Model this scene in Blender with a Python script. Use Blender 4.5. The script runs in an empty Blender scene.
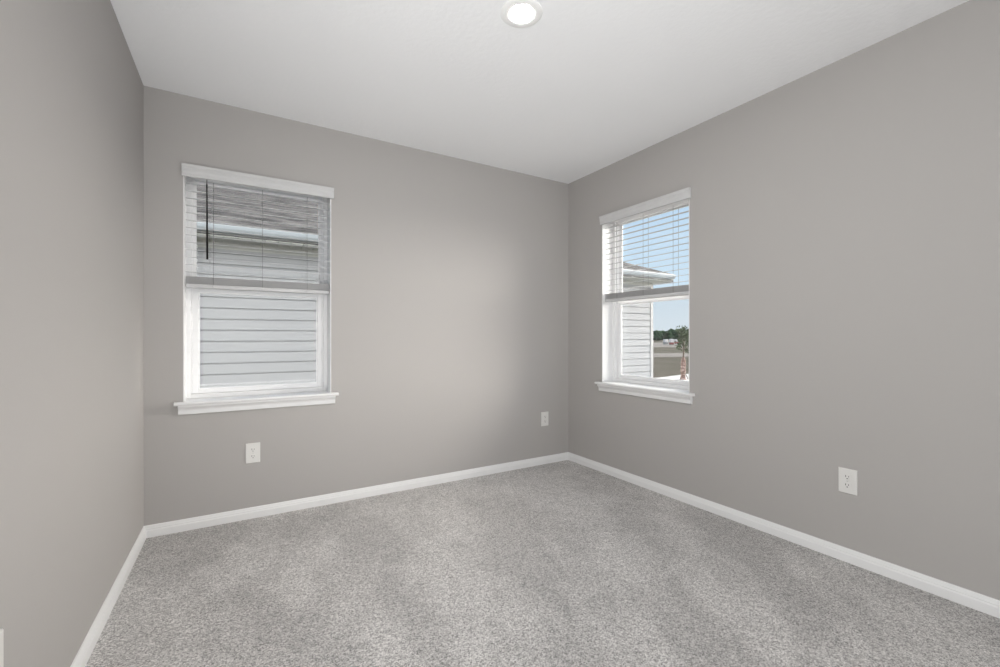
import bpy, bmesh, math, random
from mathutils import Vector, Matrix
random.seed(7)
C = bpy.context.scene.collection
S = bpy.context.scene
PI = math.pi

# ------------------------------------------------------------------ camera
F, YAW, YH, CAMH = 440.13, 31.143, 336.93, 1.1108
H, D, XL, XR, YB = 2.5, 3.1, -0.428, 2.598, -0.75      # ceiling, back wall, left, right, rear wall
GZ = -0.30                                             # ground level outside
cam_d = bpy.data.cameras.new('camera'); cam = bpy.data.objects.new('camera', cam_d); C.objects.link(cam)
cam.location = (0, 0, CAMH)
cam.rotation_euler = (math.radians(90), 0, -math.radians(YAW))
cam_d.sensor_fit = 'HORIZONTAL'; cam_d.sensor_width = 36
cam_d.lens = 36 * F / 1000
cam_d.shift_y = (YH - 333.5) / 1000
cam_d.clip_start = 0.02; cam_d.clip_end = 1000
S.camera = cam

# ------------------------------------------------------------------ world
SKY_GLOW = 28
w = bpy.data.worlds.new('sky'); S.world = w; w.use_nodes = True
nt = w.node_tree; nt.nodes.clear()
wo = nt.nodes.new('ShaderNodeOutputWorld'); bg = nt.nodes.new('ShaderNodeBackground')
tc = nt.nodes.new('ShaderNodeTexCoord'); sx = nt.nodes.new('ShaderNodeSeparateXYZ')
rp = nt.nodes.new('ShaderNodeValToRGB')
nt.links.new(tc.outputs['Generated'], sx.inputs[0]); nt.links.new(sx.outputs['Z'], rp.inputs[0])
e = rp.color_ramp.elements
e[0].position = 0.0; e[0].color = (0.80, 0.90, 0.98, 1)
e[1].position = 1.0; e[1].color = (0.36, 0.56, 0.86, 1)
m_ = e.new(0.10); m_.color = (0.68, 0.84, 0.97, 1)
m_ = e.new(0.42); m_.color = (0.46, 0.68, 0.92, 1)
ns = nt.nodes.new('ShaderNodeTexNoise'); ns.inputs['Scale'].default_value = 2.2; ns.inputs['Detail'].default_value = 6
mpg = nt.nodes.new('ShaderNodeMapping'); mpg.inputs['Scale'].default_value = (1, 1, 3.2)
nt.links.new(tc.outputs['Generated'], mpg.inputs[0]); nt.links.new(mpg.outputs[0], ns.inputs['Vector'])
cr = nt.nodes.new('ShaderNodeValToRGB'); cr.color_ramp.elements[0].position = .42; cr.color_ramp.elements[1].position = .72
cr.color_ramp.elements[1].color = (.75, .75, .75, 1)
nt.links.new(ns.outputs['Fac'], cr.inputs[0])
mx = nt.nodes.new('ShaderNodeMix'); mx.data_type = 'RGBA'; mx.inputs['B'].default_value = (.88, .92, .96, 1)
nt.links.new(cr.outputs[0], mx.inputs['Factor']); nt.links.new(rp.outputs[0], mx.inputs['A'])
# broad glow added to the sky out of view, lights room and siding
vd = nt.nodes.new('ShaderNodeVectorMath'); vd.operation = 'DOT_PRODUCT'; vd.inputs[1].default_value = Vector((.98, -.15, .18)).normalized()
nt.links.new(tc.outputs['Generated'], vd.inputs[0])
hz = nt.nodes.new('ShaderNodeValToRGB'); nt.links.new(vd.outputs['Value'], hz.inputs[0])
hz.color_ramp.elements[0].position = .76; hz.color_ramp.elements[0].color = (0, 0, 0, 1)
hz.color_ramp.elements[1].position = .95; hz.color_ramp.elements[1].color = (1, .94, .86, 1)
hs_ = nt.nodes.new('ShaderNodeVectorMath'); hs_.operation = 'SCALE'; hs_.inputs['Scale'].default_value = SKY_GLOW
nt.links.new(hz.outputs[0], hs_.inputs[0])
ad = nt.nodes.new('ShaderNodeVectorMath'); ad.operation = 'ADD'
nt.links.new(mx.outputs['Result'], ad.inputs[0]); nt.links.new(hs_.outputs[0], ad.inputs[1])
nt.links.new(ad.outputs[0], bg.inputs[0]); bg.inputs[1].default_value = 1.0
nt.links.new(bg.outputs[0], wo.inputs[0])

# ------------------------------------------------------------------ lights, exposure
def light(name, kind, loc, target, energy, size=None, size_y=None, color=(1, 1, 1)):
    l = bpy.data.lights.new(name, kind); o = bpy.data.objects.new(name, l); C.objects.link(o)
    o.location = loc
    o.rotation_euler = (Vector(target) - Vector(loc)).to_track_quat('-Z', 'Y').to_euler()
    l.energy = energy; l.color = color
    if kind == 'AREA':
        l.shape = 'RECTANGLE'; l.size = size; l.size_y = size_y or size
    return o
sun = light('sun', 'SUN', (0, 0, 20), (0.28, 0.78, 19.44), 0.3, color=(1, .96, .9))
sun.data.angle = math.radians(12)
a1 = light('rear_fill', 'AREA', (1.085, YB + .02, 1.25), (1.085, 3, 1.25), 8, 2.9, 2.4, (.99, 1, 1)); a1.data.spread = math.radians(95)  # added fill lamp, unseen behind the camera, brightens the back wall
a2 = light('side_fill', 'AREA', (XL + .01, .10, 1.25), (2.5, .10, 1.25), 37, 1.5, 2.2, (.99, 1, 1))  # added fill lamp, unseen by the left wall, brightens the right side
a3 = light('ceiling_fill', 'AREA', (0.35, -.05, .14), (0.3, 2.3, 2.5), 19, 1.6, 1.0, (.99, 1, 1)); a3.data.spread = math.radians(120)  # added fill lamp near the floor, out of view, brightens the ceiling
S.view_settings.view_transform = 'Standard'; S.view_settings.look = 'None'
S.view_settings.exposure = 0.0; S.view_settings.gamma = 1.0; S.view_settings.use_curve_mapping = False

# ------------------------------------------------------------------ materials
def mat(name, col, rough=.6, spec=.5, noise=None, bump=None, metal=0):
    """noise=(scale, amount, detail)  bump=(scale, strength, distance)"""
    m = bpy.data.materials.new(name); m.use_nodes = True
    n = m.node_tree; b = n.nodes['Principled BSDF']
    b.inputs['Base Color'].default_value = (*col, 1); b.inputs['Roughness'].default_value = rough
    b.inputs['Specular IOR Level'].default_value = spec; b.inputs['Metallic'].default_value = metal
    t = n.nodes.new('ShaderNodeTexCoord')
    if noise:
        s = n.nodes.new('ShaderNodeTexNoise'); s.inputs['Scale'].default_value = noise[0]
        s.inputs['Detail'].default_value = noise[2] if len(noise) > 2 else 4
        n.links.new(t.outputs['Object'], s.inputs['Vector'])
        r = n.nodes.new('ShaderNodeValToRGB'); a = noise[1]
        r.color_ramp.elements[0].position = .3; r.color_ramp.elements[1].position = .7
        r.color_ramp.elements[0].color = (*[c * (1 - a) for c in col], 1)
        r.color_ramp.elements[1].color = (*[min(1, c * (1 + a)) for c in col], 1)
        n.links.new(s.outputs['Fac'], r.inputs[0]); n.links.new(r.outputs[0], b.inputs['Base Color'])
    if bump:
        s = n.nodes.new('ShaderNodeTexNoise'); s.inputs['Scale'].default_value = bump[0]; s.inputs['Detail'].default_value = 3
        n.links.new(t.outputs['Object'], s.inputs['Vector'])
        u = n.nodes.new('ShaderNodeBump'); u.inputs['Strength'].default_value = bump[1]; u.inputs['Distance'].default_value = bump[2]
        n.links.new(s.outputs['Fac'], u.inputs['Height']); n.links.new(u.outputs[0], b.inputs['Normal'])
    return m

M = {}
M['wall'] = mat('wall_paint', (.428, .411, .398), .75, .3, bump=(90, .12, .002))
M['ceiling'] = mat('ceiling_paint', (.885, .89, .90), .85, .2, bump=(38, .35, .004))
M['trim'] = mat('white_trim_paint', (.80, .80, .80), .35, .4)
M['vinyl'] = mat('white_vinyl', (.85, .85, .855), .3, .45)
M['blind'] = mat('white_faux_wood', (.57, .57, .575), .45, .3, noise=(25, .02))
M['valance'] = mat('valance_paint', (.60, .60, .60), .45, .3, noise=(25, .02))
M['cord'] = mat('ladder_cord', (.22, .22, .22), .8, .2)
M['wand'] = mat('backlit_wand_plastic', (.008, .007, .006), .6, .15)  # clear rod whose backlit darkness is put into the colour
M['plate'] = mat('outlet_plastic', (.72, .71, .69), .35, .5)
M['slot'] = mat('outlet_slot', (.03, .03, .03), .6, .3)
M['screw'] = mat('outlet_screw', (.6, .6, .58), .3, .5, metal=.6)
M['lamp_trim'] = mat('lamp_trim', (.88, .88, .87), .4, .4)
M['siding'] = mat('lap_siding', (.385, .392, .405), .6, .3, noise=(14, .03))
M['corner'] = mat('corner_board_paint', (.44, .44, .44), .5, .3)
M['soffit'] = mat('soffit_vinyl', (.56, .57, .54), .7, .2)
M['gutter'] = mat('white_gutter', (.43, .47, .50), .3, .5)
M['stucco'] = mat('exterior_stucco', (.70, .70, .68), .9, .2, bump=(60, .4, .01))
M['concrete'] = mat('concrete', (.46, .455, .445), .9, .2, noise=(1.2, .06))
M['sand'] = mat('sandy_track', (.155, .14, .128), .95, .1, noise=(.7, .2))
M['leafdark'] = mat('far_foliage', (.050, .095, .045), .9, .1, noise=(.8, .5, 6))
M['leaf'] = mat('young_foliage', (.085, .115, .055), .8, .2, noise=(9, .4))
M['bark'] = mat('grey_bark', (.20, .15, .12), .9, .1, noise=(14, .35))
M['bundle'] = mat('white_wrap', (.88, .84, .82), .5, .3)
M['redwood'] = mat('red_brown_panel', (.38, .12, .11), .8, .2)
M['greypanel'] = mat('grey_panel', (.40, .39, .38), .8, .2)
M['black'] = mat('dark_rubber', (.03, .03, .03), .8, .2)

def emit(name, col, st):
    m = bpy.data.materials.new(name); m.use_nodes = True; b = m.node_tree.nodes['Principled BSDF']
    b.inputs['Base Color'].default_value = (*col, 1)
    b.inputs['Emission Color'].default_value = (*col, 1); b.inputs['Emission Strength'].default_value = st
    return m
M['lens'] = emit('lit_lens', (1, .985, .96), 250)

def glass(name, tint, refl=True):
    m = bpy.data.materials.new(name); m.use_nodes = True; n = m.node_tree; n.nodes.clear()
    o = n.nodes.new('ShaderNodeOutputMaterial'); t = n.nodes.new('ShaderNodeBsdfTransparent'); g = n.nodes.new('ShaderNodeBsdfGlossy')
    fr = n.nodes.new('ShaderNodeMath'); fr.operation = 'MULTIPLY_ADD'; fr.inputs[1].default_value = .9; fr.inputs[2].default_value = .028
    lw = n.nodes.new('ShaderNodeLayerWeight'); lw.inputs['Blend'].default_value = .5
    pw = n.nodes.new('ShaderNodeMath'); pw.operation = 'POWER'; pw.inputs[1].default_value = 5      # Schlick's reflectance
    n.links.new(lw.outputs['Facing'], pw.inputs[0]); n.links.new(pw.outputs[0], fr.inputs[0])
    t.inputs[0].default_value = (*tint, 1); g.inputs['Roughness'].default_value = 0
    x = n.nodes.new('ShaderNodeMixShader')
    n.links.new(fr.outputs[0], x.inputs[0]); n.links.new(t.outputs[0], x.inputs[1]); n.links.new(g.outputs[0], x.inputs[2])
    n.links.new(x.outputs[0], o.inputs[0]); return m
M['glass'] = glass('window_glass', (.985, .99, .99))

def screen_mat():
    m = bpy.data.materials.new('insect_screen'); m.use_nodes = True; n = m.node_tree; n.nodes.clear()
    o = n.nodes.new('ShaderNodeOutputMaterial'); t = n.nodes.new('ShaderNodeBsdfTransparent'); g = n.nodes.new('ShaderNodeBsdfDiffuse')
    g.inputs[0].default_value = (.22, .22, .22, 1)
    x = n.nodes.new('ShaderNodeMixShader'); x.inputs[0].default_value = .07
    n.links.new(t.outputs[0], x.inputs[1]); n.links.new(g.outputs[0], x.inputs[2]); n.links.new(x.outputs[0], o.inputs[0]); return m
M['screen'] = screen_mat()

def carpet():
    m = bpy.data.materials.new('grey_carpet'); m.use_nodes = True; n = m.node_tree; b = n.nodes['Principled BSDF']
    L = n.links.new; N = n.nodes.new
    b.inputs['Roughness'].default_value = 1; b.inputs['Specular IOR Level'].default_value = .05
    b.inputs['Sheen Weight'].default_value = .15
    t = N('ShaderNodeTexCoord')
    def noise(scale, det=2, vec=None, rough=.6):
        s = N('ShaderNodeTexNoise'); s.inputs['Scale'].default_value = scale; s.inputs['Detail'].default_value = det
        s.inputs['Roughness'].default_value = rough
        L(vec or t.outputs['Object'], s.inputs['Vector']); return s.outputs['Fac']
    def ramp(x, p0, c0, p1, c1):
        r = N('ShaderNodeValToRGB'); r.color_ramp.elements[0].position = p0; r.color_ramp.elements[1].position = p1
        r.color_ramp.elements[0].color = (*c0, 1); r.color_ramp.elements[1].color = (*c1, 1); L(x, r.inputs[0]); return r.outputs[0]
    def mul(a, c):
        x = N('ShaderNodeMix'); x.data_type = 'RGBA'; x.blend_type = 'MULTIPLY'; x.inputs['Factor'].default_value = 1
        L(a, x.inputs['A']); L(c, x.inputs['B']); return x.outputs['Result']
    def vor(scale):
        v = N('ShaderNodeTexVoronoi'); v.inputs['Scale'].default_value = scale; L(t.outputs['Object'], v.inputs['Vector'])
        q = N('ShaderNodeSeparateColor'); L(v.outputs['Color'], q.inputs[0]); return q.outputs[0]
    def madd(a, b_, f_):
        x = N('ShaderNodeMix'); x.inputs['Factor'].default_value = f_; L(a, x.inputs['A']); L(b_, x.inputs['B']); return x.outputs['Result']
    grain = madd(madd(vor(320), vor(165), .42), noise(200, 4, rough=.8), .45)
    base = ramp(grain, .28, (.21, .202, .197), .70, (.82, .795, .775))
    # brushed pile: fans of strokes that run out from the doorway, as left by the vacuum cleaner
    sp = N('ShaderNodeSeparateXYZ'); L(t.outputs['Object'], sp.inputs[0])
    def mth(op, a, b_=None):
        x = N('ShaderNodeMath'); x.operation = op
        for k, v in enumerate((a, b_)):
            if v is None: continue
            if isinstance(v, (int, float)): x.inputs[k].default_value = v
            else: L(v, x.inputs[k])
        return x.outputs[0]
    dx = mth('SUBTRACT', sp.outputs['X'], .35); dy = mth('ADD', sp.outputs['Y'], .9)
    an = mth('ARCTAN2', dx, dy); ra = mth('SQRT', mth('ADD', mth('MULTIPLY', dx, dx), mth('MULTIPLY', dy, dy)))
    cv = N('ShaderNodeCombineXYZ'); L(mth('MULTIPLY', an, 7.5), cv.inputs[0]); L(mth('MULTIPLY', ra, 1.15), cv.inputs[1])
    pile = ramp(noise(1.0, 3, cv.outputs[0], .55), .42, (.85, .85, .85), .58, (1.06, 1.06, 1.06))
    blot = ramp(noise(9, 3), .3, (.94, .94, .94), .7, (1.05, 1.05, 1.05))
    L(mul(mul(base, pile), blot), b.inputs['Base Color'])
    u = N('ShaderNodeBump'); u.inputs['Strength'].default_value = .7; u.inputs['Distance'].default_value = .006
    L(noise(170, 3, rough=.8), u.inputs['Height']); L(u.outputs[0], b.inputs['Normal'])
    return m
M['carpet'] = carpet()

def shingles():
    m = bpy.data.materials.new('roof_shingles'); m.use_nodes = True; n = m.node_tree; b = n.nodes['Principled BSDF']
    L = n.links.new; N = n.nodes.new; b.inputs['Roughness'].default_value = .95; b.inputs['Specular IOR Level'].default_value = .1
    t = N('ShaderNodeTexCoord'); mp = N('ShaderNodeMapping'); L(t.outputs['Object'], mp.inputs[0])
    mp.inputs['Scale'].default_value = (1, 1, 1)
    mp.inputs['Scale'].default_value = (1.6, 15, 15)
    s1 = N('ShaderNodeTexNoise'); s1.inputs['Scale'].default_value = 1; s1.inputs['Detail'].default_value = 5; s1.inputs['Roughness'].default_value = .7
    L(mp.outputs[0], s1.inputs['Vector'])
    r1 = N('ShaderNodeValToRGB'); L(s1.outputs['Fac'], r1.inputs[0])
    e = r1.color_ramp.elements; e[0].position = .40; e[0].color = (.015, .014, .014, 1); e[1].position = .60; e[1].color = (.20, .187, .18, 1)
    k = e.new(.5); k.color = (.095, .09, .087, 1)
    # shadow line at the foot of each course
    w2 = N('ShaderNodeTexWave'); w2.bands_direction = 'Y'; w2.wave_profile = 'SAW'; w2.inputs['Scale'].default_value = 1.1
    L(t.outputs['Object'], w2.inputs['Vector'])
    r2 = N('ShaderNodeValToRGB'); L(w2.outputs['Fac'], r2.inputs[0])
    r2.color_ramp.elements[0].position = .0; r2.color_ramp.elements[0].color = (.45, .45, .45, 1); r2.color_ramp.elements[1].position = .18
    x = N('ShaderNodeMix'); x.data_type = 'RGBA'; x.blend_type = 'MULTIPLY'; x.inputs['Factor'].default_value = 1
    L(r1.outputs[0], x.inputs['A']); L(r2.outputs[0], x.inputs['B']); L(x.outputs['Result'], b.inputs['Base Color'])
    return m
M['shingle'] = shingles()

def field():
    m = bpy.data.materials.new('rough_field'); m.use_nodes = True; n = m.node_tree; b = n.nodes['Principled BSDF']
    L = n.links.new; N = n.nodes.new; b.inputs['Roughness'].default_value = 1; b.inputs['Specular IOR Level'].default_value = .05
    t = N('ShaderNodeTexCoord')
    s = N('ShaderNodeTexNoise'); s.inputs['Scale'].default_value = .22; s.inputs['Detail'].default_value = 8; s.inputs['Roughness'].default_value = .65
    L(t.outputs['Object'], s.inputs['Vector'])
    r = N('ShaderNodeValToRGB'); L(s.outputs['Fac'], r.inputs[0])
    e = r.color_ramp.elements
    e[0].position = .34; e[0].color = (.038, .038, .022, 1); e[1].position = .66; e[1].color = (.090, .077, .062, 1)
    k = e.new(.5); k.color = (.060, .053, .037, 1)
    L(r.outputs[0], b.inputs['Base Color']); return m
M['field'] = field()

def boots():
    m = bpy.data.materials.new('mottled_trunk'); m.use_nodes = True; n = m.node_tree; b = n.nodes['Principled BSDF']
    L = n.links.new; N = n.nodes.new; b.inputs['Roughness'].default_value = .95
    t = N('ShaderNodeTexCoord'); v = N('ShaderNodeTexVoronoi'); v.inputs['Scale'].default_value = 16; L(t.outputs['Object'], v.inputs['Vector'])
    r = N('ShaderNodeValToRGB'); L(v.outputs['Distance'], r.inputs[0])
    r.color_ramp.elements[0].position = .15; r.color_ramp.elements[0].color = (.66, .50, .44, 1)
    r.color_ramp.elements[1].position = .6; r.color_ramp.elements[1].color = (.26, .16, .13, 1)
    L(r.outputs[0], b.inputs['Base Color']); return m
M['trunk'] = boots()

# ------------------------------------------------------------------ helpers
def bx(bm, x0, x1, y0, y1, z0, z1):
    vs = [bm.verts.new((x, y, z)) for z in (z0, z1) for x, y in ((x0, y0), (x1, y0), (x1, y1), (x0, y1))]
    for f in ((0, 3, 2, 1), (4, 5, 6, 7), (0, 1, 5, 4), (1, 2, 6, 5), (2, 3, 7, 6), (3, 0, 4, 7)):
        bm.faces.new([vs[i] for i in f])
def prism(bm, prof, a0, a1, fn0, fn1=None):
    """sweep a closed profile between two stations; fn(a, u, v) -> xyz"""
    fn1 = fn1 or fn0
    A = [bm.verts.new(fn0(a0, u, v)) for u, v in prof]; B = [bm.verts.new(fn1(a1, u, v)) for u, v in prof]
    n = len(prof)
    for i in range(n): bm.faces.new((A[i], A[(i + 1) % n], B[(i + 1) % n], B[i]))
    bm.faces.new(A[::-1]); bm.faces.new(B)
def tube(bm, p, q, r, r2=None, seg=8):
    p, q = Vector(p), Vector(q); d = q - p
    mt = Matrix.Translation((p + q) / 2) @ d.to_track_quat('Z', 'Y').to_matrix().to_4x4()
    bmesh.ops.create_cone(bm, cap_ends=True, segments=seg, radius1=r, radius2=r2 if r2 is not None else r, depth=d.length, matrix=mt)
def lathe(bm, prof, seg=48, cx=0, cy=0, cz=0):
    rings = []
    for r, z in prof:
        rings.append([bm.verts.new((cx + r * math.cos(2 * PI * i / seg), cy + r * math.sin(2 * PI * i / seg), cz + z)) for i in range(seg)])
    for a, b in zip(rings, rings[1:]):
        for i in range(seg): bm.faces.new((a[i], a[(i + 1) % seg], b[(i + 1) % seg], b[i]))
    return rings
def obj(name, bm, m, parent=None, loc=None, bevel=0, smooth=False, seg=2):
    if isinstance(bm, bmesh.types.BMesh):
        bmesh.ops.recalc_face_normals(bm, faces=bm.faces[:])
        me = bpy.data.meshes.new(name); bm.to_mesh(me); bm.free()
        me.materials.append(m)
        if smooth:
            for p in me.polygons: p.use_smooth = True
    else: me = bm
    o = bpy.data.objects.new(name, me); C.objects.link(o)
    if parent: o.parent = parent
    if loc: o.location = loc
    if bevel:
        b = o.modifiers.new('bevel', 'BEVEL'); b.width = bevel; b.segments = seg; b.limit_method = 'ANGLE'
    return o
def boxes(name, m, lst, parent=None, bevel=0, loc=None):
    bm = bmesh.new()
    for b in lst: bx(bm, *b)
    return obj(name, bm, m, parent, loc, bevel)
def struct(o): o['kind'] = 'structure'; return o
def thing(name, label, cat, loc=(0, 0, 0), rotz=0, group=None):
    o = bpy.data.objects.new(name, None); C.objects.link(o); o.location = loc; o.rotation_euler = (0, 0, rotz)
    o.empty_display_size = .1
    return tag(o, label, cat, group)
def tag(o, label, cat, group=None):
    o['label'] = label; o['category'] = cat
    if group: o['group'] = group
    return o
def dup(root, loc, rotz, label, group=None):
    r = root.copy(); C.objects.link(r); r.location = loc; r.rotation_euler = (0, 0, rotz); r['label'] = label
    if group: r['group'] = group
    for ch in list(root.children):
        c = ch.copy(); C.objects.link(c); c.parent = r
        for g in list(ch.children):
            d = g.copy(); C.objects.link(d); d.parent = c
    return r

# ------------------------------------------------------------------ room shell
T = 0.22
BW = (-0.250, 0.556)          # back window opening, x
RW = (1.857, 2.673)           # right window opening, y
WZ = (0.720, 2.098)
struct(boxes('floor', M['carpet'], [(XL - .10, XR, YB, D, -.05, 0)]))
struct(boxes('ceiling', M['ceiling'], [(XL - T, XR + T, YB - T, D + T, H, H + .12)]))
SPL = .0135                    # the left wall opens out slightly towards the viewer
def lx(y): return XL - SPL * (D - y)
bm = bmesh.new()
A = [(lx(YB - T), YB - T), (lx(D + T), D + T), (XL - .32, D + T), (XL - .32, YB - T)]
lo_ = [bm.verts.new((x, y, -.3)) for x, y in A]; hi_ = [bm.verts.new((x, y, H)) for x, y in A]
for i in range(4): bm.faces.new((lo_[i], lo_[(i + 1) % 4], hi_[(i + 1) % 4], hi_[i]))
bm.faces.new(lo_[::-1]); bm.faces.new(hi_); struct(obj('wall_left', bm, M['wall']))
struct(boxes('wall_rear', M['wall'], [(XL - T, XR + T, YB - T, YB, -.3, H)]))
def holed(name, a0, a1, o0, o1, z0, z1, fn):
    bm = bmesh.new()
    def g(d):
        A = [a0, o0, o1, a1]; Z = [-.3, z0, z1, H]
        return [[bm.verts.new(fn(a, d, z)) for z in Z] for a in A]
    f, k = g(0), g(T)
    for i in range(3):
        for j in range(3):
            if i == 1 and j == 1: continue
            for q in (f, k): bm.faces.new((q[i][j], q[i + 1][j], q[i + 1][j + 1], q[i][j + 1]))
    for i in range(3):
        for j in (0, 3): bm.faces.new((f[i][j], f[i + 1][j], k[i + 1][j], k[i][j]))
    for j in range(3):
        for i in (0, 3): bm.faces.new((f[i][j], f[i][j + 1], k[i][j + 1], k[i][j]))
    ring = [(1, 1), (2, 1), (2, 2), (1, 2)]
    for n_ in range(4):
        (i, j), (p, q) = ring[n_], ring[(n_ + 1) % 4]
        bm.faces.new((f[i][j], f[p][q], k[p][q], k[i][j]))
    return struct(obj(name, bm, M['wall']))
holed('wall_back', XL - T, XR, *BW, *WZ, lambda a, d, z: (a, D + d, z))
holed('wall_right', YB, D + T, *RW, *WZ, lambda a, d, z: (XR + d, a, z))

# baseboards with a stepped colonial profile (u = out from wall, v = height)
BBP = [(0, 0), (.014, 0), (.014, .037), (.0125, .041), (.0105, .043), (.0105, .049), (.008, .053), (.0065, .059), (.004, .065), (0, .066)]
def baseboard(name, a0, a1, fn0, fn1=None):
    bm = bmesh.new(); prism(bm, BBP, a0, a1, fn0, fn1); struct(obj(name, bm, M['trim']))
baseboard('baseboard_back', XL, XR, lambda a, u, v: (a + u, D - u, v), lambda a, u, v: (a - u, D - u, v))
baseboard('baseboard_left', YB, D, lambda a, u, v: (lx(a) + u, a + u, v), lambda a, u, v: (lx(a) + u, a - u, v))
baseboard('baseboard_right', YB, D, lambda a, u, v: (XR - u, a + u, v), lambda a, u, v: (XR - u, a - u, v))
baseboard('baseboard_rear', lx(YB), XR, lambda a, u, v: (a + u, YB + u, v), lambda a, u, v: (a - u, YB + u, v))

# ------------------------------------------------------------------ windows (local: x across 0..W, y into the wall, z up; origin at opening's left foot)
def make_window(name, W, loc, rotz):
    z0, z1 = WZ[0] + .020, WZ[1]              # from the stool's top to the head
    root = bpy.data.objects.new(name, None); C.objects.link(root); root.location = loc; root.rotation_euler = (0, 0, rotz); struct(root)
    root.empty_display_size = .1
    # stool and apron
    bm = bmesh.new()
    NO = [(-.040, z0), (-.044, z0 - .003), (-.046, z0 - .008), (-.045, z0 - .014), (-.040, z0 - .019), (0.0, z0 - .020), (0.0, z0)]
    prism(bm, NO, -.040, W + .040, lambda a, u, v: (a, u, v))
    bx(bm, 0, W, 0, .12, z0 - .020, z0)
    obj('window_stool', bm, M['trim'], root)
    bm = bmesh.new()
    AP = [(0, z0 - .020), (-.034, z0 - .020), (-.034, z0 - .027), (-.030, z0 - .033), (-.022, z0 - .040), (-.018, z0 - .048), (-.015, z0 - .070), (-.011, z0 - .074), (0, z0 - .074)]
    prism(bm, AP, -.022, W + .022, lambda a, u, v: (a, u, v))
    obj('window_apron', bm, M['trim'], root)
    # jamb and head liners, painted white
    t = .006
    boxes('jamb_liner', M['trim'], [(0, t, .001, .12, z0, z1), (W - t, W, .001, .12, z0, z1), (t, W - t, .001, .12, z1 - t, z1)], root)
    # vinyl frame
    a, b = .118, .195
    fw = .030
    boxes('frame', M['vinyl'], [(0, fw, a, b, z0, z1), (W - fw, W, a, b, z0, z1), (fw, W - fw, a, b, z0, z0 + .026), (fw, W - fw, a, b, z1 - .030, z1),
                                (fw, fw + .007, a + .014, a + .022, z0 + .026, z1 - .030), (W - fw - .007, W - fw, a + .014, a + .022, z0 + .026, z1 - .030)], root, .0025)
    zm = 1.405                                # meeting rail
    def sash(nm, y0, y1, s0, s1, st, bot, top):
        xa, xb = fw + .0005, W - fw - .0005
        s = boxes(nm, M['vinyl'], [(xa, xa + st, y0, y1, s0, s1), (xb - st, xb, y0, y1, s0, s1),
                                   (xa + st, xb - st, y0, y1, s0, s0 + bot), (xa + st, xb - st, y0, y1, s1 - top, s1)], root, .0025)
        g = .007                              # glazing bead
        boxes('glazing_bead', M['vinyl'], [(xa + st, xa + st + g, y0 + .008, y0 + .014, s0 + bot, s1 - top), (xb - st - g, xb - st, y0 + .008, y0 + .014, s0 + bot, s1 - top),
                                           (xa + st + g, xb - st - g, y0 + .008, y0 + .014, s0 + bot, s0 + bot + g), (xa + st + g, xb - st - g, y0 + .008, y0 + .014, s1 - top - g, s1 - top)], s)
        boxes('pane', M['glass'], [(xa + st + .001, xb - st - .001, y0 + .014, y0 + .018, s0 + bot + .001, s1 - top - .001)], s)
        return s
    lo = sash('lower_sash', a + .024, a + .048, z0 + .0265, zm + .014, .034, .024, .034)
    bm = bmesh.new(); bx(bm, W / 2 - .03, W / 2 + .03, a + .022, a + .034, zm + .0142, zm + .021); tube(bm, (W / 2, a + .03, zm + .021), (W / 2, a + .03, zm + .028), .009)
    obj('sash_lock', bm, M['vinyl'], lo)
    sash('upper_sash', a + .050, a + .074, zm - .020, z1 - .0305, .016, .032, .016)
    boxes('insect_screen', M['screen'], [(fw + .012, W - fw - .012, b - .006, b - .005, z0 + .028, zm - .021)], root)
    # exterior surround
    return root
WB = BW[1] - BW[0]; WR = RW[1] - RW[0]
make_window('window_1', WB, (BW[0], D, 0), 0)
make_window('window_2', WR, (XR, RW[1], 0), -PI / 2)

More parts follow.
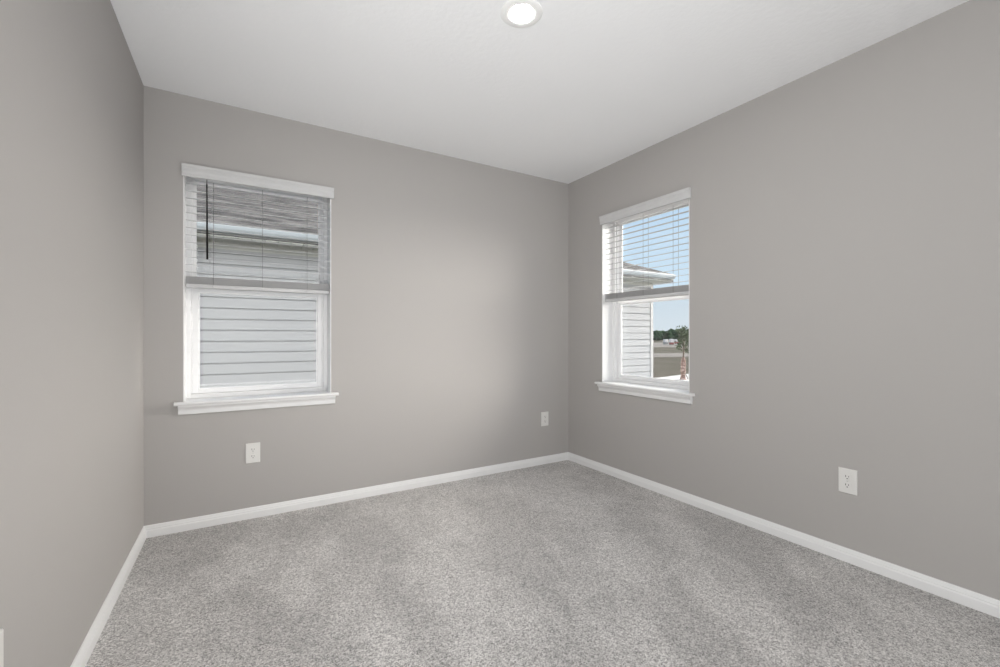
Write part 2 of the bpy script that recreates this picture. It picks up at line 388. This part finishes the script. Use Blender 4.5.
# ------------------------------------------------------------------ blinds (same local frame, origin at opening's left end, z = 0 floor)
def make_blind(W, loc, rotz, label, tilt_deg=9, wand=True):
    root = thing('window_blind', label, 'blind', loc, rotz, )
    yc = .050
    # valance with crown profile, wraps the opening's face
    bm = bmesh.new()
    VP = [(0.0, 2.034), (-.013, 2.034), (-.014, 2.038), (-.014, 2.052), (-.017, 2.060), (-.019, 2.065), (-.019, 2.084), (-.023, 2.089), (-.025, 2.096), (-.025, 2.101), (0.0, 2.101)]
    prism(bm, VP, -.006, W + .014, lambda a, u, v: (a, u - .002, v))
    obj('valance', bm, M['valance'], root)
    # headrail
    boxes('headrail', M['vinyl'], [(.008, W - .008, yc - .027, yc + .027, 2.052, 2.090)], root, .002)
    # slats
    a0, a1 = .009, W - .009
    t = math.radians(tilt_deg)
    zs = [1.4918 + .0432 * i for i in range(13)]
    bm = bmesh.new(); n = 6; prof = []
    top = []; bot = []
    for i in range(n + 1):
        s = -.0245 + .049 * i / n
        crown = .0016 * (1 - (s / .0245) ** 2)
        top.append((s, crown + .0012)); bot.append((s, crown - .0012))
    prof = [(u * math.cos(t) - v * math.sin(t), u * math.sin(t) + v * math.cos(t)) for u, v in top + bot[::-1]]
    prism(bm, prof, a0, a1, lambda a, u, v: (a, yc + u, v))
    first = obj('slat', bm, M['blind'], root, (0, 0, zs[0]))
    for z in zs[1:]:
        s = first.copy(); C.objects.link(s); s.parent = root; s.location = (0, 0, z)
    bm = bmesh.new()
    prism(bm, top + bot[::-1], a0, a1, lambda a, u, v: (a, yc + u, v))
    fl = obj('slat', bm, M['blind'], root, (0, 0, 1.4260))
    for k in range(1, 9):
        s = fl.copy(); C.objects.link(s); s.parent = root; s.location = (0, 0, 1.4260 + .0047 * k)
    # bottom rail
    boxes('bottom_rail', M['blind'], [(a0, a1, yc - .026, yc + .026, 1.398, 1.422)], root, .004)
    # ladder cords: two verticals in front and behind each station, cross rungs
    for cx in (.145, W / 2, W - .145):
        bm = bmesh.new()
        for dy in (-.0285, .0285):
            tube(bm, (cx, yc + dy, 1.421), (cx, yc + dy, 2.027), .0010, seg=6)
        for z in zs:
            tube(bm, (cx, yc - .0285, z - .0285 * math.tan(t) - .001), (cx, yc + .0285, z + .0285 * math.tan(t) - .001), .0006, seg=5)
        obj('ladder_cord', bm, M['cord'], root)
        bm = bmesh.new()
        bmesh.ops.create_uvsphere(bm, u_segments=10, v_segments=6, radius=.006, matrix=Matrix.Translation((cx, yc - .030, 1.410)) @ Matrix.Diagonal((1, .5, 1, 1)))
        obj('cord_button', bm, M['blind'], root, smooth=True)
    if wand:
        bm = bmesh.new()
        tube(bm, (.115, yc - .036, 1.575), (.113, yc - .036, 2.012), .0056, .0036, seg=8)
        tube(bm, (.115, yc - .036, 1.568), (.115, yc - .036, 1.576), .0055, seg=8)
        bmesh.ops.create_cone(bm, segments=8, radius1=.002, radius2=.002, depth=.03, cap_ends=True, matrix=Matrix.Translation((.113, yc - .033, 2.026)))
        w_ = obj('tilt_wand', bm, M['wand'], root); w_['label'] = 'backlit dark tilt wand'
    return root
make_blind(WB, (BW[0], D, 0), 0, 'white slatted blind with backlit dark tilt wand over the left window on the back wall')
make_blind(WR, (XR, RW[1], 0), -PI / 2, 'white slatted blind over the right hand window that shows blue sky', wand=False)

# ------------------------------------------------------------------ outlets (local: x across, y towards the wall, z up; centre at plate)
def make_outlet(loc, rotz, label):
    root = thing('wall_outlet', label, 'outlet', loc, rotz)
    bm = bmesh.new()
    prof = [(-.039, 0), (-.039, -.003), (-.0365, -.0058), (.0365, -.0058), (.039, -.003), (.039, 0)]
    # bevelled plate as two stacked rings
    def ring(hw, hh, y): return [bm.verts.new(p) for p in ((-hw, y, -hh), (hw, y, -hh), (hw, y, hh), (-hw, y, hh))]
    R = [ring(.039, .0610, 0), ring(.039, .0610, -.0032), ring(.0366, .0586, -.0060)]
    for a, b in zip(R, R[1:]):
        for i in range(4): bm.faces.new((a[i], a[(i + 1) % 4], b[(i + 1) % 4], b[i]))
    bm.faces.new(R[0][::-1]); bm.faces.new(R[2])
    obj('cover_plate', bm, M['plate'], root, bevel=.0006)
    for s in (-1, 1):
        bm = bmesh.new()
        pts = []
        for i in range(24):
            a = 2 * PI * i / 24; x = .0170 * math.cos(a); z = .0170 * math.sin(a)
            pts.append((x, max(-.0140, min(.0140, z)) + s * .0205))
        prism(bm, pts, -.0060, -.0085, lambda a, u, v: (u, a, v))
        rec = obj('receptacle', bm, M['plate'], root)
        bm = bmesh.new()
        bx(bm, -.0075, -.0050, -.0089, -.0084, s * .0205 - .001, s * .0205 + .008)
        bx(bm, .0050, .0072, -.0089, -.0084, s * .0205 + .0, s * .0205 + .007)
        tube(bm, (0, -.0089, s * .0205 - .0075), (0, -.0084, s * .0205 - .0075), .0026, seg=12)
        obj('slot', bm, M['slot'], rec)
    bm = bmesh.new(); tube(bm, (0, -.0060, 0), (0, -.0075, 0), .0032, seg=14)
    obj('screw', bm, M['screw'], root)
    return root
o1 = make_outlet((.0995, D, .3985), 0, 'white duplex outlet on the back wall below the left window')
dup(o1, (2.331, D, .3925), 0, 'white duplex outlet on the back wall near the far corner')
dup(o1, (XR, .973, .3985), -PI / 2, 'white duplex outlet low on the right wall in the foreground')
dup(o1, (lx(1.3915), 1.3915, 0.3929), PI / 2 - math.atan(SPL), 'white duplex outlet on the left wall, cut off by the left edge of the photo')

# ------------------------------------------------------------------ ceiling light
def ceiling_light():
    root = thing('ceiling_light', 'round lit recessed light flush in the white ceiling', 'ceiling light', (1.055, 1.567, H))
    bm = bmesh.new(); lathe(bm, [(.089, 0), (.089, -.002), (.085, -.0045), (.070, -.006), (.058, -.006), (.0505, -.004), (.0505, -.0005), (.089, -.0)], 64)
    obj('trim_ring', bm, M['lamp_trim'], root, smooth=True)
    bm = bmesh.new(); r = lathe(bm, [(.050, -.0012), (.050, -.004), (.038, -.0055), (.02, -.006)], 64); bm.faces.new(r[-1]); bm.faces.new(r[0][::-1])
    obj('lens', bm, M['lens'], root)
ceiling_light()

# ------------------------------------------------------------------ outside: ground
bm = bmesh.new(); bx(bm, -60, 420, -60, 420, GZ - .2, GZ)
g = obj('ground', bm, M['field']); g['kind'] = 'structure'

def ray(x, y):
    l = (x - 500) / F; s, c = math.sin(math.radians(YAW)), math.cos(math.radians(YAW))
    return Vector((s + l * c, c - l * s, (YH - y) / F))
def gnd(x, z):                      # world point on the ground in direction of column x at depth z
    r = ray(x, YH); return Vector((r.x * z, r.y * z, GZ))
def slab(name, pts, h, m):
    bm = bmesh.new(); A = [bm.verts.new((p[0], p[1], GZ + .001)) for p in pts]; B = [bm.verts.new((p[0], p[1], GZ + h)) for p in pts]
    n = len(pts)
    for i in range(n): bm.faces.new((A[i], A[(i + 1) % n], B[(i + 1) % n], B[i]))
    bm.faces.new(A[::-1]); bm.faces.new(B); return obj(name, bm, m)
p1, p2, p3, p4 = gnd(640, 13.7), gnd(700, 19.8), gnd(760, 17), gnd(700, 9)
dr = slab('driveway', [gnd(640, 14.1), gnd(653, 14.7), gnd(690, 16.6), gnd(730, 24), gnd(820, 16), gnd(760, 7.5), gnd(665, 9)], .03, M['concrete'])
dr['kind'] = 'structure'
slab('track', [gnd(600, 29), gnd(760, 33), gnd(760, 41), gnd(600, 36)], .02, M['sand'])['kind'] = 'structure'
bpy.data.objects['track'].name = 'dirt_track'
slab('clearing', [gnd(600, 60), gnd(760, 60), gnd(760, 110), gnd(600, 110)], .02, M['sand'])['kind'] = 'structure'
bpy.data.objects['clearing'].name = 'dirt_clearing'

# ------------------------------------------------------------------ neighbouring house
def neighbour():
    root = thing('house', 'neighbouring house with pale lap siding, white gutter and grey shingle roof', 'house', (0, 8.35, GZ))
    Y0 = 0.0; X0, X1 = -9.0, 10.05; DP = 11.0
    def L(z): return z - GZ         # local z
    # lap siding courses: leaning boards whose lower lip overhangs a recess
    p = .1768; zb = 1.561 - 10 * p - .0; top = 2.52
    bm = bmesh.new(); z = zb - p
    while z < top - .01:
        z2 = min(z + p, top)
        a, b = z + .017, z2
        prof = [(.030, a), (-.004, a), (-.001, b), (.030, b)]           # u = depth from face plane
        prism(bm, prof, X0, X1 - .10, lambda q, u, v: (q, u, L(v)))
        prof = [(.030, a), (-.004, a), (-.001, b), (.030, b)]
        prism(bm, prof, .10, DP, lambda q, u, v: (X1 - .004 - u, q, L(v)))
        z = z2
    # sheathing behind
    bx(bm, X0, X1 - .035, .031, DP, L(GZ) + .01, L(2.69))
    obj('siding', bm, M['siding'], root)
    boxes('corner_board', M['corner'], [(X1 - .098, X1 + .008, -.012, .03, L(GZ) + .0, L(2.52)), (X1 - .03, X1 + .008, .03, .10, L(GZ), L(2.52))], root)
    boxes('frieze', M['soffit'], [(X0, X1 + .006, -.010, .030, L(2.52), L(2.69)), (X1 - .030, X1 + .006, .03, DP, L(2.52), L(2.69))], root)
    boxes('foundation', M['stucco'], [(X0, X1 - .04, .02, DP, 0, L(-.16))], root)
    # soffit, grooved panels
    bm = bmesh.new(); OV = .46; EX = .24
    x = X0 - EX
    while x < X1 + EX:
        bx(bm, x, min(x + .168, X1 + EX), -OV, .0, L(2.625), L(2.640)); x += .186
    bx(bm, X0 - EX, X1 + EX, -OV, .03, L(2.641), L(2.650)); bx(bm, X1 - .02, X1 + EX, 0, DP, L(2.625), L(2.650))
    obj('soffit', bm, M['soffit'], root)
    boxes('fascia', M['corner'], [(X0 - EX, X1 + EX, -OV - .02, -OV, L(2.66), L(2.80)), (X1 + EX, X1 + EX + .02, -OV - .02, DP, L(2.61), L(2.80))], root)
    # K-style gutter
    bm = bmesh.new()
    GP = [(0, 2.685), (-.07, 2.685), (-.085, 2.71), (-.10, 2.735), (-.11, 2.78), (-.105, 2.785), (0, 2.785)]
    prism(bm, GP, X0 - EX, X1 + EX - .02, lambda q, u, v: (q, -OV - .02 + u, L(v)))
    obj('gutter', bm, M['gutter'], root)
    # hip roof
    bm = bmesh.new(); sl = .42; ex0, ex1 = X0 - EX - .04, X1 + EX + .04; ey0, ey1 = -OV - .06, DP + OV
    half = (ey1 - ey0) / 2; zt = L(2.80)
    base = [(ex0, ey0), (ex1, ey0), (ex1, ey1), (ex0, ey1)]
    B0 = [bm.verts.new((x, y, zt - .02)) for x, y in base]; B1 = [bm.verts.new((x, y, zt + .015)) for x, y in base]
    r0 = bm.verts.new((ex0 + half, ey0 + half, zt + .015 + sl * half)); r1 = bm.verts.new((ex1 - half, ey0 + half, zt + .015 + sl * half))
    for i in range(4): bm.faces.new((B0[i], B0[(i + 1) % 4], B1[(i + 1) % 4], B1[i]))
    bm.faces.new(B0[::-1])
    bm.faces.new((B1[0], B1[1], r1, r0)); bm.faces.new((B1[1], B1[2], r1)); bm.faces.new((B1[2], B1[3], r0, r1)); bm.faces.new((B1[3], B1[0], r0))
    obj('roof', bm, M['shingle'], root)
    boxes('drip_edge', M['corner'], [(ex0, ex1, ey0 - .006, ey0 - .001, zt - .03, zt + .018)], root)
    return root
neighbour()

# ------------------------------------------------------------------ far things
def crown(bm, n, rx, rz, zc, rnd, sub=2):
    for i in range(n):
        a = rnd.uniform(0, 2 * PI); r = rnd.uniform(0, .8) * rx
        c = Vector((r * math.cos(a), r * math.sin(a), zc + rnd.uniform(-.7, .7) * rz))
        s = rnd.uniform(.3, .55) * rx
        k = bmesh.ops.create_icosphere(bm, subdivisions=sub, radius=s, matrix=Matrix.Translation(c))
        for v in k['verts']:
            v.co += (v.co - c).normalized() * rnd.uniform(-.22, .25) * s
def far_tree(px, z, h, rx, label, k):
    rnd = random.Random(k)
    root = thing('tree', label, 'tree', gnd(px, z), 0, 'trees along the far side of the field')
    bm = bmesh.new(); tube(bm, (0, 0, 0), (0, 0, h * .6), .22, .12)
    for j in range(3): 
        a = rnd.uniform(0, 6.28); tube(bm, (0, 0, h * .35), (rx * .5 * math.cos(a), rx * .5 * math.sin(a), h * .7), .1, .05)
    obj('trunk', bm, M['bark'], root)
    bm = bmesh.new(); crown(bm, 22, rx, h * .42, h * .52, rnd)
    obj('crown', bm, M['leafdark'], root)
hs = [(640, 4.2), (645, 5.2), (650.5, 4.6), (655.5, 3.9), (659.5, 4.3), (664, 4.0), (668, 4.5), (672.5, 5.2), (677, 4.6), (681.5, 5.4), (686, 5.0), (691, 5.6), (697, 5.0), (704, 4.8)]
for k, (px, h) in enumerate(hs):
    far_tree(px, 175 + 7 * (k % 3), h * .9, 1.9 + .4 * (k % 2), 'dark green bushy tree in the far tree line beyond the field', k)

def bundle(px, z, w_, h, m, lab, top=None, group=None):
    root = thing('material_pallet' if top else 'panel_stack', lab, 'pallet', gnd(px, z) + Vector((0, 0, .021)), math.radians(-YAW + 8))
    boxes('base', M['greypanel'], [(-w_ / 2, w_ / 2, -.4 * w_, .4 * w_, .04 * h, .12 * h), (-w_ / 2, -w_ / 2 + .12 * w_, -.4 * w_, .4 * w_, 0, .04 * h), (w_ / 2 - .12 * w_, w_ / 2, -.4 * w_, .4 * w_, 0, .04 * h)], root)
    boxes('load', m, [(-w_ * .46, w_ * .46, -.37 * w_, .37 * w_, .12 * h, .45 * h)], root, .02)
    if top: boxes('cover', M['bundle'], [(-w_ * .5, w_ * .5, -.4 * w_, .4 * w_, .45 * h, h)], root, .05)
bundle(665.6, 82, .75, .95, M['greypanel'], 'leftmost of the white topped bundles on the far dirt lot', True)
bundle(671.5, 74, .62, 1.05, M['redwood'], 'white topped bundle with dark red load, middle of three on the far lot', True)
bundle(676.8, 84, .75, .95, M['redwood'], 'white topped bundle on the far lot just left of the young tree', True)

def young_tree():
    rnd = random.Random(5)
    root = thing('young_tree', 'small young tree with mottled pinkish trunk beside the pale driveway', 'tree', gnd(683.0, 14.3) + Vector((0, 0, .03)))
    bm = bmesh.new()
    R = [(.095, 0), (.078, .05), (.070, .15), (.082, .27), (.070, .38), (.078, .50), (.064, .64), (.030, .72)]
    lathe(bm, R, 12)
    for v in bm.verts: v.co.x += rnd.uniform(-.008, .008) + v.co.z * .03; v.co.y += rnd.uniform(-.008, .008)
    o = obj('trunk', bm, M['trunk'], root)
    bm = bmesh.new(); tips = []
    tube(bm, (.02, 0, .6), (.03, 0, 1.0), .026, .018)
    for k in range(13):
        a = k * 2.4; z0 = .88 + .045 * k; r = .10 + .05 * (k % 3)
        e_ = Vector((.03 + r * math.cos(a), r * math.sin(a), z0 + .12 + .03 * (k % 4)))
        tube(bm, (.03, 0, z0 - .05), e_, .009, .004, 6); tips.append(e_)
    tube(bm, (.03, 0, 1.0), (.03, 0, 1.55), .018, .006); tips += [Vector((.03, 0, 1.45)), Vector((.0, 0, 1.62)), Vector((-.10, 0, 1.64)), Vector((.14, 0, 1.58))]
    obj('branch', bm, M['bark'], root)
    bm = bmesh.new()
    for t_ in tips:
        for q in range(34):
            c = t_ + Vector((rnd.gauss(0, .052), rnd.gauss(0, .052), rnd.gauss(0, .065)))
            d = Vector((rnd.gauss(0, 1), rnd.gauss(0, 1), rnd.gauss(-.3, .6))).normalized(); s_ = d.cross(Vector((rnd.gauss(0, 1), rnd.gauss(0, 1), rnd.gauss(0, 1)))).normalized()
            l, b_ = .085, .026
            up = d.cross(s_) * .004
            vs = [bm.verts.new(c), bm.verts.new(c + d * l * .5 + s_ * b_ + up), bm.verts.new(c + d * l), bm.verts.new(c + d * l * .5 - s_ * b_ + up)]
            bm.faces.new(vs)
    obj('foliage', bm, M['leaf'], root)
    # short leaning stake at the foot
    bm = bmesh.new(); tube(bm, (.20, -.05, 0), (.10, -.03, .16), .012); obj('stake', bm, M['bark'], root)
young_tree()
